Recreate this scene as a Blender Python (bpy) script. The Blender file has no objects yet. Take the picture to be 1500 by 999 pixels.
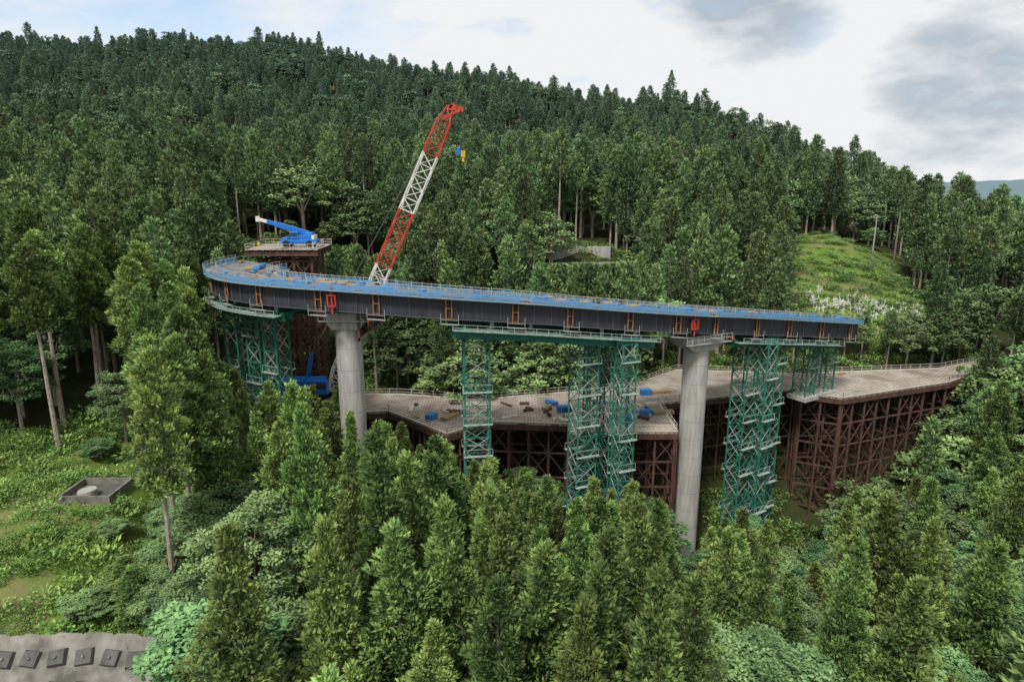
import bpy, math, random
import numpy as np
from mathutils import Vector
rng = np.random.default_rng(7); random.seed(7)
scene = bpy.context.scene
R = math.radians

# ------------------------------------------------------------------ materials
def mat(name, col, rough=0.7, metal=0.0, noise=0.0, nscale=1.0, col2=None, bump=0.0, spec=0.3, streak=False):
    m = bpy.data.materials.new(name); m.use_nodes = True
    nt = m.node_tree; b = nt.nodes['Principled BSDF']
    b.inputs['Roughness'].default_value = rough
    b.inputs['Metallic'].default_value = metal
    b.inputs['Specular IOR Level'].default_value = spec
    if noise > 0 or col2:
        c2 = col2 or tuple(c*(1-noise) for c in col)
        tc = nt.nodes.new('ShaderNodeNewGeometry')
        n = nt.nodes.new('ShaderNodeTexNoise'); n.inputs['Scale'].default_value = nscale
        n.inputs['Detail'].default_value = 6; n.inputs['Roughness'].default_value = 0.65
        if streak:
            mp = nt.nodes.new('ShaderNodeMapping'); mp.inputs['Scale'].default_value=(2.2,2.2,.22)
            nt.links.new(tc.outputs['Position'], mp.inputs[0]); nt.links.new(mp.outputs[0], n.inputs['Vector'])
        else: nt.links.new(tc.outputs['Position'], n.inputs['Vector'])
        r = nt.nodes.new('ShaderNodeValToRGB')
        r.color_ramp.elements[0].position = 0.35; r.color_ramp.elements[1].position = 0.65
        r.color_ramp.elements[0].color = (*c2, 1); r.color_ramp.elements[1].color = (*col, 1)
        nt.links.new(n.outputs['Fac'], r.inputs['Fac'])
        nt.links.new(r.outputs['Color'], b.inputs['Base Color'])
        if bump:
            bp = nt.nodes.new('ShaderNodeBump'); bp.inputs['Strength'].default_value = bump
            nt.links.new(n.outputs['Fac'], bp.inputs['Height']); nt.links.new(bp.outputs['Normal'], b.inputs['Normal'])
    else:
        b.inputs['Base Color'].default_value = (*col, 1)
    return m

M_girder = mat('weathering_dark_steel', (0.048,0.049,0.062), 0.6, noise=0.4, nscale=0.7, streak=True)
M_flange = mat('grey_flange', (0.10,0.10,0.118), 0.6)
M_slab = mat('deck_formwork', (0.20,0.20,0.20), 0.8, noise=0.5, nscale=0.9)
M_orange = mat('orange_bracket', (0.34,0.17,0.07), 0.6, noise=0.4, nscale=2)
M_galv = mat('galvanised_pipe', (0.42,0.43,0.42), 0.5, metal=0.2)
M_green = mat('green_painted_steel', (0.032,0.18,0.13), 0.5, noise=0.35, nscale=1.5)
M_green2 = mat('pale_green_steel', (0.34,0.44,0.39), 0.5, noise=0.45, nscale=1.5)
M_brown = mat('rusty_brown_steel', (0.125,0.062,0.042), 0.75, col2=(0.050,0.032,0.026), nscale=0.8)
M_conc = mat('cast_concrete', (0.46,0.445,0.41), 0.85, col2=(0.29,0.28,0.26), nscale=0.8, bump=0.1, streak=True)
M_concd = mat('old_concrete', (0.25,0.235,0.205), 0.9, col2=(0.09,0.085,0.07), nscale=0.45, bump=0.2)
M_block = mat('anchor_block', (0.12,0.115,0.105), 0.9, col2=(0.07,0.07,0.065), nscale=1.5)
M_red = mat('red_boom_paint', (0.50,0.07,0.045), 0.5, noise=0.3, nscale=1)
M_white = mat('white_boom_paint', (0.72,0.70,0.66), 0.5, noise=0.15, nscale=1)
M_blue = mat('blue_machine_paint', (0.02,0.15,0.50), 0.4)
M_tarp = mat('blue_tarp', (0.04,0.20,0.48), 0.6, noise=0.4, nscale=1.5)
M_black = mat('rubber', (0.02,0.02,0.02), 0.8)
M_glass = mat('cab_glass', (0.03,0.05,0.06), 0.15, spec=0.6)
M_yellow = mat('yellow_paint', (0.55,0.38,0.03), 0.5)
M_wood = mat('timber', (0.35,0.25,0.14), 0.8, noise=0.4, nscale=2)
M_rail = mat('railing_paint', (0.50,0.46,0.38), 0.6)
M_cable = mat('steel_cable', (0.09,0.09,0.09), 0.5)
M_bark = mat('cedar_bark', (0.42,0.35,0.29), 0.9, col2=(0.20,0.16,0.13), nscale=2.5)

M_net = bpy.data.materials.new('blue_safety_net'); M_net.use_nodes = True
nt = M_net.node_tree; b = nt.nodes['Principled BSDF']
b.inputs['Base Color'].default_value = (0.10,0.29,0.54,1); b.inputs['Roughness'].default_value = 0.8
tr = nt.nodes.new('ShaderNodeBsdfTransparent'); mx = nt.nodes.new('ShaderNodeMixShader')
g = nt.nodes.new('ShaderNodeNewGeometry'); n = nt.nodes.new('ShaderNodeTexNoise'); n.inputs['Scale'].default_value=0.9
mr = nt.nodes.new('ShaderNodeMapRange'); mr.inputs[1].default_value=.38; mr.inputs[2].default_value=.62; mr.inputs[3].default_value=.4; mr.inputs[4].default_value=.9
nt.links.new(g.outputs['Position'], n.inputs['Vector']); nt.links.new(n.outputs['Fac'], mr.inputs[0])
nt.links.new(mr.outputs[0], mx.inputs[0]); nt.links.new(tr.outputs[0], mx.inputs[1]); nt.links.new(b.outputs[0], mx.inputs[2])
nt.links.new(mx.outputs[0], nt.nodes['Material Output'].inputs[0])

M_deckp = bpy.data.materials.new('steel_deck_panels'); M_deckp.use_nodes = True
nt = M_deckp.node_tree; b = nt.nodes['Principled BSDF']; b.inputs['Roughness'].default_value=.8
g = nt.nodes.new('ShaderNodeNewGeometry'); br = nt.nodes.new('ShaderNodeTexBrick')
br.inputs['Scale'].default_value=0.5; br.inputs['Color1'].default_value=(0.50,0.43,0.36,1); br.inputs['Color2'].default_value=(0.37,0.33,0.285,1)
br.inputs['Mortar'].default_value=(0.12,0.10,0.085,1); br.inputs['Mortar Size'].default_value=0.03
n = nt.nodes.new('ShaderNodeTexNoise'); n.inputs['Scale'].default_value=0.3; n.inputs['Detail'].default_value=6
mxc = nt.nodes.new('ShaderNodeMix'); mxc.data_type='RGBA'; mxc.blend_type='MULTIPLY'
r = nt.nodes.new('ShaderNodeValToRGB'); r.color_ramp.elements[0].color=(.6,.56,.53,1); r.color_ramp.elements[0].position=.35; r.color_ramp.elements[1].position=.6
nt.links.new(g.outputs['Position'], br.inputs['Vector']); nt.links.new(g.outputs['Position'], n.inputs['Vector'])
nt.links.new(n.outputs['Fac'], r.inputs['Fac'])
mxc.inputs[0].default_value=1
nt.links.new(br.outputs['Color'], mxc.inputs[6]); nt.links.new(r.outputs['Color'], mxc.inputs[7])
nt.links.new(mxc.outputs[2], b.inputs['Base Color'])

def foliage_mat(name, dark, light, haze=.75):
    m = bpy.data.materials.new(name); m.use_nodes = True
    nt = m.node_tree; L = nt.links.new
    b = nt.nodes['Principled BSDF']; b.inputs['Roughness'].default_value=.7; b.inputs['Specular IOR Level'].default_value=.2
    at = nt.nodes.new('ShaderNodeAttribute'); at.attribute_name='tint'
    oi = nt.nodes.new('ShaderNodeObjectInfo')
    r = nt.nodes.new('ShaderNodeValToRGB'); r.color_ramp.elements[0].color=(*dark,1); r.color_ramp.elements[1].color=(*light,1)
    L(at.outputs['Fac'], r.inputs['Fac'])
    hs = nt.nodes.new('ShaderNodeHueSaturation'); hs.inputs['Saturation'].default_value=.93
    m1 = nt.nodes.new('ShaderNodeMapRange'); m1.inputs[3].default_value=.480; m1.inputs[4].default_value=.528
    m2 = nt.nodes.new('ShaderNodeMapRange'); m2.inputs[3].default_value=.58; m2.inputs[4].default_value=1.45
    mu = nt.nodes.new('ShaderNodeMath'); mu.operation='MULTIPLY'; mu.inputs[1].default_value=7.31
    fr = nt.nodes.new('ShaderNodeMath'); fr.operation='FRACT'
    L(oi.outputs['Random'], m1.inputs[0]); L(oi.outputs['Random'], mu.inputs[0]); L(mu.outputs[0], fr.inputs[0]); L(fr.outputs[0], m2.inputs[0])
    L(m1.outputs[0], hs.inputs['Hue']); L(m2.outputs[0], hs.inputs['Value']); L(r.outputs['Color'], hs.inputs['Color'])
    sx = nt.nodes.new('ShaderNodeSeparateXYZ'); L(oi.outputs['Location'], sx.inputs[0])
    m3 = nt.nodes.new('ShaderNodeMapRange'); m3.inputs[1].default_value=110; m3.inputs[2].default_value=430; m3.inputs[3].default_value=0; m3.inputs[4].default_value=haze
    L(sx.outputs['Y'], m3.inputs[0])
    mc = nt.nodes.new('ShaderNodeMix'); mc.data_type='RGBA'; mc.inputs[7].default_value=(0.095,0.165,0.145,1)  # aerial haze painted into the leaf colour, stronger with distance along Y
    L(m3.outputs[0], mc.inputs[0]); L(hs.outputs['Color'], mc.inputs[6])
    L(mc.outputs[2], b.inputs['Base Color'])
    return m
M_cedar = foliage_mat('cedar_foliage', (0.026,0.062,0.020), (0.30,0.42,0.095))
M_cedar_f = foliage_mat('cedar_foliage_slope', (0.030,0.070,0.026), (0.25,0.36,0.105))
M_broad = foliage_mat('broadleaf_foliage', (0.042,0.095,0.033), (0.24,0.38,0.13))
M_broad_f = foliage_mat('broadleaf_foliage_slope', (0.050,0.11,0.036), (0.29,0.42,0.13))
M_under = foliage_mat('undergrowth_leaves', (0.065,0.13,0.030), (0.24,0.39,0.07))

# ------------------------------------------------------------------ helpers
class Batch:
    def __init__(s): s.v=[]; s.f=[]
    def beam(s,p,q,w,h=None):
        h = h or w; p=np.array(p,float); q=np.array(q,float); d=q-p; L=np.linalg.norm(d)
        if L<1e-6: return
        d/=L; up=np.array([0,0,1.]) if abs(d[2])<.95 else np.array([0,1.,0])
        a=np.cross(d,up); a/=np.linalg.norm(a); c=np.cross(a,d)
        i=len(s.v)
        for e in (p,q):
            for sa,sc in ((-1,-1),(1,-1),(1,1),(-1,1)): s.v.append(tuple(e+a*sa*w/2+c*sc*h/2))
        s.f += [(i,i+3,i+2,i+1),(i+4,i+5,i+6,i+7)]+[(i+k,i+(k+1)%4,i+4+(k+1)%4,i+4+k) for k in range(4)]
    def box(s,c,sz,rz=0.0,taper=1.0):
        i=len(s.v); cr,sr=math.cos(rz),math.sin(rz)
        for z,t in ((-1,1.0),(1,taper)):
            for x,y in ((-1,-1),(1,-1),(1,1),(-1,1)):
                X=x*sz[0]/2*t; Y=y*sz[1]/2*t
                s.v.append((c[0]+X*cr-Y*sr, c[1]+X*sr+Y*cr, c[2]+z*sz[2]/2))
        s.f += [(i,i+3,i+2,i+1),(i+4,i+5,i+6,i+7)]+[(i+k,i+(k+1)%4,i+4+(k+1)%4,i+4+k) for k in range(4)]
    def cyl(s,p,q,r1,r2=None,n=12,cap=True):
        r2 = r1 if r2 is None else r2
        p=np.array(p,float); q=np.array(q,float); d=q-p; d/=np.linalg.norm(d)+1e-9
        up=np.array([0,0,1.]) if abs(d[2])<.95 else np.array([0,1.,0])
        a=np.cross(d,up); a/=np.linalg.norm(a); c=np.cross(a,d); i=len(s.v)
        for e,r in ((p,r1),(q,r2)):
            for k in range(n):
                t=2*math.pi*k/n; s.v.append(tuple(e+a*r*math.cos(t)+c*r*math.sin(t)))
        s.f += [(i+k,i+(k+1)%n,i+n+(k+1)%n,i+n+k) for k in range(n)]
        if cap: s.f += [tuple(i+k for k in reversed(range(n))), tuple(i+n+k for k in range(n))]
    def quad(s,*pts):
        i=len(s.v); s.v += [tuple(p) for p in pts]; s.f.append(tuple(range(i,i+len(pts))))
    def obj(s,name,material,parent=None,bevel=0,smooth=False):
        me=bpy.data.meshes.new(name); me.from_pydata(s.v,[],s.f); me.update(); me.materials.append(material)
        if smooth:
            for p in me.polygons: p.use_smooth=True
        o=bpy.data.objects.new(name,me); scene.collection.objects.link(o)
        if parent: o.parent=parent
        if bevel:
            bm=o.modifiers.new('b','BEVEL'); bm.width=bevel; bm.segments=2
        return o
def empty(name):
    e=bpy.data.objects.new(name,None); scene.collection.objects.link(e); return e

# ------------------------------------------------------------------ layout (metres, camera height = 0)
edge_pts=[(66,121,-25.0),(61.4,118,-24.2),(38,103.5,-20.2),(27,97,-18.5),(14,91.7,-16.7),(3,88.2,-15.2),(-10.5,85.3,-13.8),(-20.5,85,-13.0),(-31,87.5,-12.7),(-39.7,93.5,-12.8),(-45.3,101.5,-12.8),(-46.5,108.5,-12.8),(-45,114,-12.8),(-43,118,-12.8)]
def catmull(P,step=0.75):
    P=[np.array(p,float) for p in P]; out=[]
    for i in range(1,len(P)-2):
        a,b_,c,d=P[i-1:i+3]; n=max(2,int(np.linalg.norm(c-b_)/step))
        for k in range(n):
            t=k/n; out.append(.5*((2*b_)+(-a+c)*t+(2*a-5*b_+4*c-d)*t*t+(-a+3*b_-3*c+d)*t**3))
    out.append(P[-2]); return np.array(out)
DP=catmull(edge_pts); T=np.gradient(DP,axis=0); T[:,2]=0; T/=np.linalg.norm(T,axis=1)[:,None]
DN=np.stack([T[:,1],-T[:,0],0*T[:,0]],1)
DC=DP+DN*4.8
ND=len(DP)
TILT=.092   # superelevation of the curve: inner side lower
def near_idx(x): 
    m=np.abs(DP[:,0]-x)+np.where(DP[:,1]>110,50,0)*(x<0); return int(np.argmin(m))

PLAT=[(-36,106),(-20.6,108),(-9.9,97.6),(-3.8,103),(9,101.8),(8.8,98.6),(25.4,98.6),(25.3,112),(52.2,120.3),(52.3,118.3),(58.5,115),(83.2,124.6),(102,136.8),(128,152),(125,158),(105,143),(87,134),(55.5,130.2),(33.2,133),(24.7,124.6),(10.5,118.3),(-6,114),(-20,117),(-36,117)]
PZ=-38.0
def inpoly(x,y,poly):
    x=np.asarray(x,float); y=np.asarray(y,float); r=np.zeros(np.broadcast(x,y).shape,bool); n=len(poly)
    for i in range(n):
        x1,y1=poly[i]; x2,y2=poly[(i+1)%n]
        if y1==y2: continue
        c=((y1>y)!=(y2>y))&(x<(x2-x1)*(y-y1)/(y2-y1)+x1); r^=c
    return r
def dpoly(x,y,poly):
    x=np.asarray(x,float); y=np.asarray(y,float); d=np.full(np.broadcast(x,y).shape,1e9); n=len(poly)
    for i in range(n):
        a=np.array(poly[i]); b_=np.array(poly[(i+1)%n]); e=b_-a
        t=np.clip(((x-a[0])*e[0]+(y-a[1])*e[1])/(e@e),0,1)
        d=np.minimum(d,np.hypot(x-a[0]-t*e[0],y-a[1]-t*e[1]))
    return d

CLEAR=[(-90,30),(-90,72),(-60,74),(-53,84),(-47,82),(-40,72),(-34,60),(-29,52),(-26,30)]
TERR=[(67,146),(69,186),(84,193),(100,190),(99,146)]
ROADGAP=[(9,157),(9,174),(28,174),(28,157)]
GAPS=[[(-66,146),(-64,168),(-46,173),(-30,172),(-28,152),(-44,140)],[(92,195),(95,205),(122,205),(118,190),(102,186)],[(-8,150),(-6,156),(8,158),(8,150)]]
BX,BY,BZ=-46.2,70.0,-34.2
CP=[(-313,450,68),(-146,450,67),(-19,400,39),(39,380,30),(80,340,20),(115,280,-2),(138,260,-15),(191,260,-40),(230,300,-46),(150,205,-34),(175,225,-40),
(-420,700,10),(-100,700,0),(150,650,-40),(300,500,-70),(350,300,-66),(-500,450,60),(-400,250,10),
(-212,300,16),(-99,300,13),(14,300,0),(75,220,-24),(-101,190,-16),(-25,172,-26),(18,171,-16),(24,155,-35),(110,240,-12),(-50,173,-15),(-45,150,-23),
(-60,100,-32),(-55,85,-33),(-57,75,-34),(-49,70,-34.2),(-60,60,-35.6),(-45,60,-35.8),(-45,50,-37.6),(-30,50,-38.6),(-60,50,-37),(-80,60,-34),(-80,80,-30),
(-30,62,-42),(-20,60,-46),(0,45,-50),(15,45,-52),(-22,88,-52),(0,85,-57),(0,100,-54),(28,100,-67),(28,75,-63),(0,65,-54),(57,110,-71),(50,88,-67),(40,60,-59),(60,65,-57),(85,75,-54),(85,95,-52),(100,110,-47),
(0,125,-41),(-30,125,-40),(-45,120,-36),(30,134,-38.5),(60,134,-38),(100,145,-38),(80,152,-31),(88,190,-16),(72,185,-18),(-80,120,-30),(40,103,-60),(15,96,-59),(-10,99,-50),(70,114,-66),(85,119,-56),(98,128,-46),
(0,0,-60),(-60,20,-55),(60,20,-64),(-60,40,-47),(-40,40,-48),(-20,40,-48),(150,120,-42),(150,80,-50),(-130,100,-25),(-130,50,-32),(-36,96,-42)]
CP=np.array(CP,float)
Dm=np.hypot(CP[:,0][:,None]-CP[:,0],CP[:,1][:,None]-CP[:,1]); nC=len(CP)
A=np.zeros((nC+1,nC+1)); A[:nC,:nC]=-Dm; A[:nC,nC]=1; A[nC,:nC]=1
W=np.linalg.solve(A,np.append(CP[:,2],0))
def ground(x,y,rough=True):
    x=np.atleast_1d(np.asarray(x,float)); y=np.atleast_1d(np.asarray(y,float)); z=np.full(x.shape,W[nC])
    for i in range(nC): z-= W[i]*np.hypot(x-CP[i,0],y-CP[i,1])
    far=np.clip((np.hypot(x,y-250)-500)/500,0,1)
    hills=-45+22*np.sin(x/310+1)*np.cos(y/420)+14*np.sin(x/130+y/170)
    z=z*(1-far)+hills*far
    z+=0.35*np.sin(x*.31+np.sin(y*.23)*2)*np.cos(y*.27)+0.15*np.sin(x*.9+y*.7)
    dist=np.hypot(x,y); z+=np.clip((dist-150)/150,0,1)*(3.5*np.sin(x/23+y/41)*np.cos(y/29-x/60)+2*np.sin(x/11+1)*np.sin(y/13))
    ins=inpoly(x,y,PLAT); d=dpoly(x,y,PLAT)
    z=np.where(ins,np.minimum(z,PZ-1.6-np.minimum(d,2)*.2),np.where(d<6,np.minimum(z,PZ-1.6+d*.5),z))
    bd=np.maximum(np.abs(x-BX)-2.9,np.abs(y-BY)-2.4); kb=np.clip(1-bd/3,0,1); z=z*(1-kb)+(BZ-.1)*kb
    w=(x<-26)&(x>-90)
    z=np.where(w&(y<50)&(y>38),np.minimum(z,-37.9-(50-y)*1.06),z)
    return z
def gz(x,y): return float(ground(x,y)[0])

# ------------------------------------------------------------------ terrain mesh
def axis(segs):
    out=[]
    for a,b_,s in segs: out+=list(np.arange(a,b_,s))
    return np.array(out+[segs[-1][1]])
xs=axis([(-3500,-500,150),(-500,-130,9),(-130,130,1.6),(130,500,9),(500,3500,60)])
ys=axis([(-600,-20,60),(-20,30,4),(30,160,1.5),(160,220,3),(220,720,8),(720,4000,60)])
X,Y=np.meshgrid(xs,ys); Z=ground(X.ravel(),Y.ravel()).reshape(X.shape)
V=np.stack([X.ravel(),Y.ravel(),Z.ravel()],1); nx=len(xs); ny=len(ys)
I=(np.arange(ny-1)[:,None]*nx+np.arange(nx-1)).ravel()
F=np.stack([I,I+1,I+nx+1,I+nx],1)
me=bpy.data.meshes.new('hillside_terrain'); me.from_pydata(V.tolist(),[],F.tolist())
cl=np.clip(1-dpoly(V[:,0],V[:,1],CLEAR)/3,0,1); cl=np.where(inpoly(V[:,0],V[:,1],CLEAR)|inpoly(V[:,0],V[:,1],TERR),1,cl)
for gp in GAPS: cl=np.where(inpoly(V[:,0],V[:,1],gp),.8,cl)
a=me.attributes.new('open','FLOAT','POINT'); a.data.foreach_set('value',cl.astype(np.float32))
me.polygons.foreach_set('use_smooth',[True]*len(me.polygons))
M_ground=bpy.data.materials.new('forest_floor'); M_ground.use_nodes=True
nt=M_ground.node_tree; L=nt.links.new; b=nt.nodes['Principled BSDF']; b.inputs['Roughness'].default_value=.95; b.inputs['Specular IOR Level'].default_value=.1
g=nt.nodes.new('ShaderNodeNewGeometry')
def noi(sc,det=6):
    n=nt.nodes.new('ShaderNodeTexNoise'); n.inputs['Scale'].default_value=sc; n.inputs['Detail'].default_value=det; n.inputs['Roughness'].default_value=.7; L(g.outputs['Position'],n.inputs['Vector']); return n
def ramp(src,p0,c0,p1,c1):
    r=nt.nodes.new('ShaderNodeValToRGB'); e=r.color_ramp.elements; e[0].position=p0; e[0].color=(*c0,1); e[1].position=p1; e[1].color=(*c1,1); L(src,r.inputs['Fac']); return r
n1=noi(.9); n2=noi(.16); n3=noi(4)
fl=ramp(n1.outputs['Fac'],.35,(.045,.036,.02),.65,(.045,.075,.02))
op=ramp(n1.outputs['Fac'],.3,(.075,.14,.026),.7,(.18,.28,.05))
so=ramp(n2.outputs['Fac'],.45,(0,0,0),.62,(.8,.8,.8))
m1=nt.nodes.new('ShaderNodeMix'); m1.data_type='RGBA'; L(so.outputs['Color'],m1.inputs[0]); L(op.outputs['Color'],m1.inputs[6]); m1.inputs[7].default_value=(.23,.185,.10,1)
at=nt.nodes.new('ShaderNodeAttribute'); at.attribute_name='open'
m2=nt.nodes.new('ShaderNodeMix'); m2.data_type='RGBA'; L(at.outputs['Fac'],m2.inputs[0]); L(fl.outputs['Color'],m2.inputs[6]); L(m1.outputs[2],m2.inputs[7])
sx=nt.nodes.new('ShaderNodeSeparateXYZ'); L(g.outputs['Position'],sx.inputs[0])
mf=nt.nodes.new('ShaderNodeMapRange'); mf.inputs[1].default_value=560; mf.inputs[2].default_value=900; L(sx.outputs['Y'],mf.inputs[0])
m4=nt.nodes.new('ShaderNodeMix'); m4.data_type='RGBA'; L(mf.outputs[0],m4.inputs[0]); L(m2.outputs[2],m4.inputs[6]); m4.inputs[7].default_value=(.13,.19,.22,1)  # far ground colour shifts to blue-grey, painting in distance haze
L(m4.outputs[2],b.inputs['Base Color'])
bp=nt.nodes.new('ShaderNodeBump'); bp.inputs['Strength'].default_value=.6; bp.inputs['Distance'].default_value=.4; L(n3.outputs['Fac'],bp.inputs['Height']); L(bp.outputs['Normal'],b.inputs['Normal'])
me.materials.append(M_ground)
o=bpy.data.objects.new('hillside_terrain',me); scene.collection.objects.link(o)

# ------------------------------------------------------------------ viaduct superstructure
via=empty('steel_girder_viaduct')
def tz(o_,z_): return z_-(TILT*max(o_,0) if z_>-3.9 else 0)
def sweep(batch,prof,i0=0,i1=None,stp=1):
    i1=ND-1 if i1 is None else i1
    idx=list(range(i0,i1+1,stp)); 
    if idx[-1]!=i1: idx.append(i1)
    base=len(batch.v); n=len(prof)
    for i in idx:
        for o_,z_ in prof: batch.v.append(tuple(DP[i]+DN[i]*o_+np.array([0,0,tz(o_,z_)])))
    for k in range(len(idx)-1):
        for j in range(n):
            a_=base+k*n+j; b_=base+k*n+(j+1)%n; batch.f.append((a_,b_,b_+n,a_+n))
    batch.f.append(tuple(base+j for j in range(n))); batch.f.append(tuple(base+(len(idx)-1)*n+j for j in reversed(range(n))))
def rect(o0,o1,z0,z1): return [(o0,z0),(o1,z0),(o1,z1),(o0,z1)]
def pt(i,o_,z_): return DP[i]+DN[i]*o_+np.array([0,0,tz(o_,z_)])
B=Batch(); sweep(B,rect(.3,3.0,-3.62,-.95)); sweep(B,rect(6.0,8.7,-3.3,-.95)); B.obj('box_girder',M_girder,via)
B=Batch(); sweep(B,rect(.12,3.2,-3.72,-3.63)); sweep(B,rect(.12,3.2,-.94,-.84)); B.obj('girder_flange',M_flange,via)
B=Batch(); sweep(B,rect(.1,8.9,-.83,-.68)); B.obj('deck_slab',M_slab,via)
B=Batch()
for i in range(0,ND,3):
    B.beam(pt(i,.25,-3.6),pt(i,.25,-.96),.08,.08)
for i in range(0,ND-4,9): 
    B.beam(pt(i,3.0,-3.2),pt(i,6.0,-1.5),.2); B.beam(pt(i,3.0,-1.5),pt(i,6.0,-3.2),.2)
B.obj('web_stiffener',M_flange,via)
B=Batch(); G=Batch()
i=4
while i<ND-3:
    for k in (0,1):
        B.beam(pt(min(i+k,ND-1),.05,-3.75),pt(min(i+k,ND-1),.05,-.7),.13,.25)
    for z_ in (-3.6,-2.3,-.9): B.beam(pt(i,.02,z_),pt(i+1,.02,z_),.09)
    for k in (-1,2):
        j=min(max(i+k,0),ND-1); G.beam(pt(j,-.5,-4.3),pt(j,-.5,-2.9),.05)
    a_,c_=max(i-1,0),min(i+2,ND-1)
    for z_ in (-4.3,-3.7): G.beam(pt(a_,-.5,z_),pt(c_,-.5,z_),.05)
    G.beam(pt(a_,-.1,-4.35),pt(c_,-.1,-4.35),.6,.05)
    i+=random.choice([10,11,12])
B.obj('splice_bracket',M_orange,via); G.obj('hanging_scaffold',M_galv,via)
B=Batch()
for off in (-.75,9.6):
    for i in range(0,ND,2):
        B.beam(pt(i,off,-.95),pt(i,off,.22+random.uniform(-.08,.18)),.05)
        B.beam(pt(i,off,-.95),pt(i,off+(1.0 if off<0 else -1.0),-1.0),.07)
    for z_ in (.15,-.35,-.9):
        for i in range(0,ND-2,2): B.beam(pt(i,off,z_),pt(i+2,off,z_),.045)
for off in (1.0,8.2):
    for i in range(0,ND,3): B.beam(pt(i,off,-.7),pt(i,off,.3),.05)
    for i in range(0,ND-3,3): B.beam(pt(i,off,.25),pt(i+3,off,.25),.045)
B.obj('railing',M_galv,via)
B=Batch(); sweep(B,rect(-.8,.08,-.99,-.93)); sweep(B,rect(8.92,9.65,-.99,-.93)); B.obj('edge_walkway',M_green2,via)
B=Batch()
for off,h in ((-.79,-.05),(9.64,.0),(1.05,-.1)):
    for i in range(0,ND-2,2):
        if random.random()<(.05 if off!=1.05 else .5): continue
        t0=h-random.uniform(0,.14); zb_=-.9 if off!=1.05 else -.66; B.quad(pt(i,off,zb_),pt(i+2,off,zb_),pt(i+2,off,t0),pt(i,off,t0))
B.obj('safety_net',M_net,via)
B=Batch(); Wd=Batch()
for _ in range(60):
    i=random.randint(2,ND-4); o_=random.uniform(1.4,7.6); h=random.uniform(.12,.5)
    (B if random.random()<.6 else Wd).box(pt(i,o_,-.60+h/2),(random.uniform(.8,2.6),random.uniform(.6,1.5),h),math.atan2(T[i,1],T[i,0]))
B.obj('tarp_covered_materials',M_tarp,via,bevel=.05); Wd.obj('formwork_timber',M_wood,via)
B=Batch()
for x_ in (-21,28):
    i=near_idx(x_-1.5)
    c=pt(i,-.25,-2.3); ang=math.atan2(T[i,1],T[i,0])
    for dz in (-.7,.7): B.box(c+np.array([0,0,dz]),(1.2,.3,.16),ang)
    for dx in (-.5,.5): B.box(c+np.array([dx*math.cos(ang),dx*math.sin(ang),0]),(.16,.3,1.4),ang)
    B.beam(pt(i,-.2,-4.0),pt(i,-.2,-.2),.18)
B.obj('red_jacking_frame',M_red,via)

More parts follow.
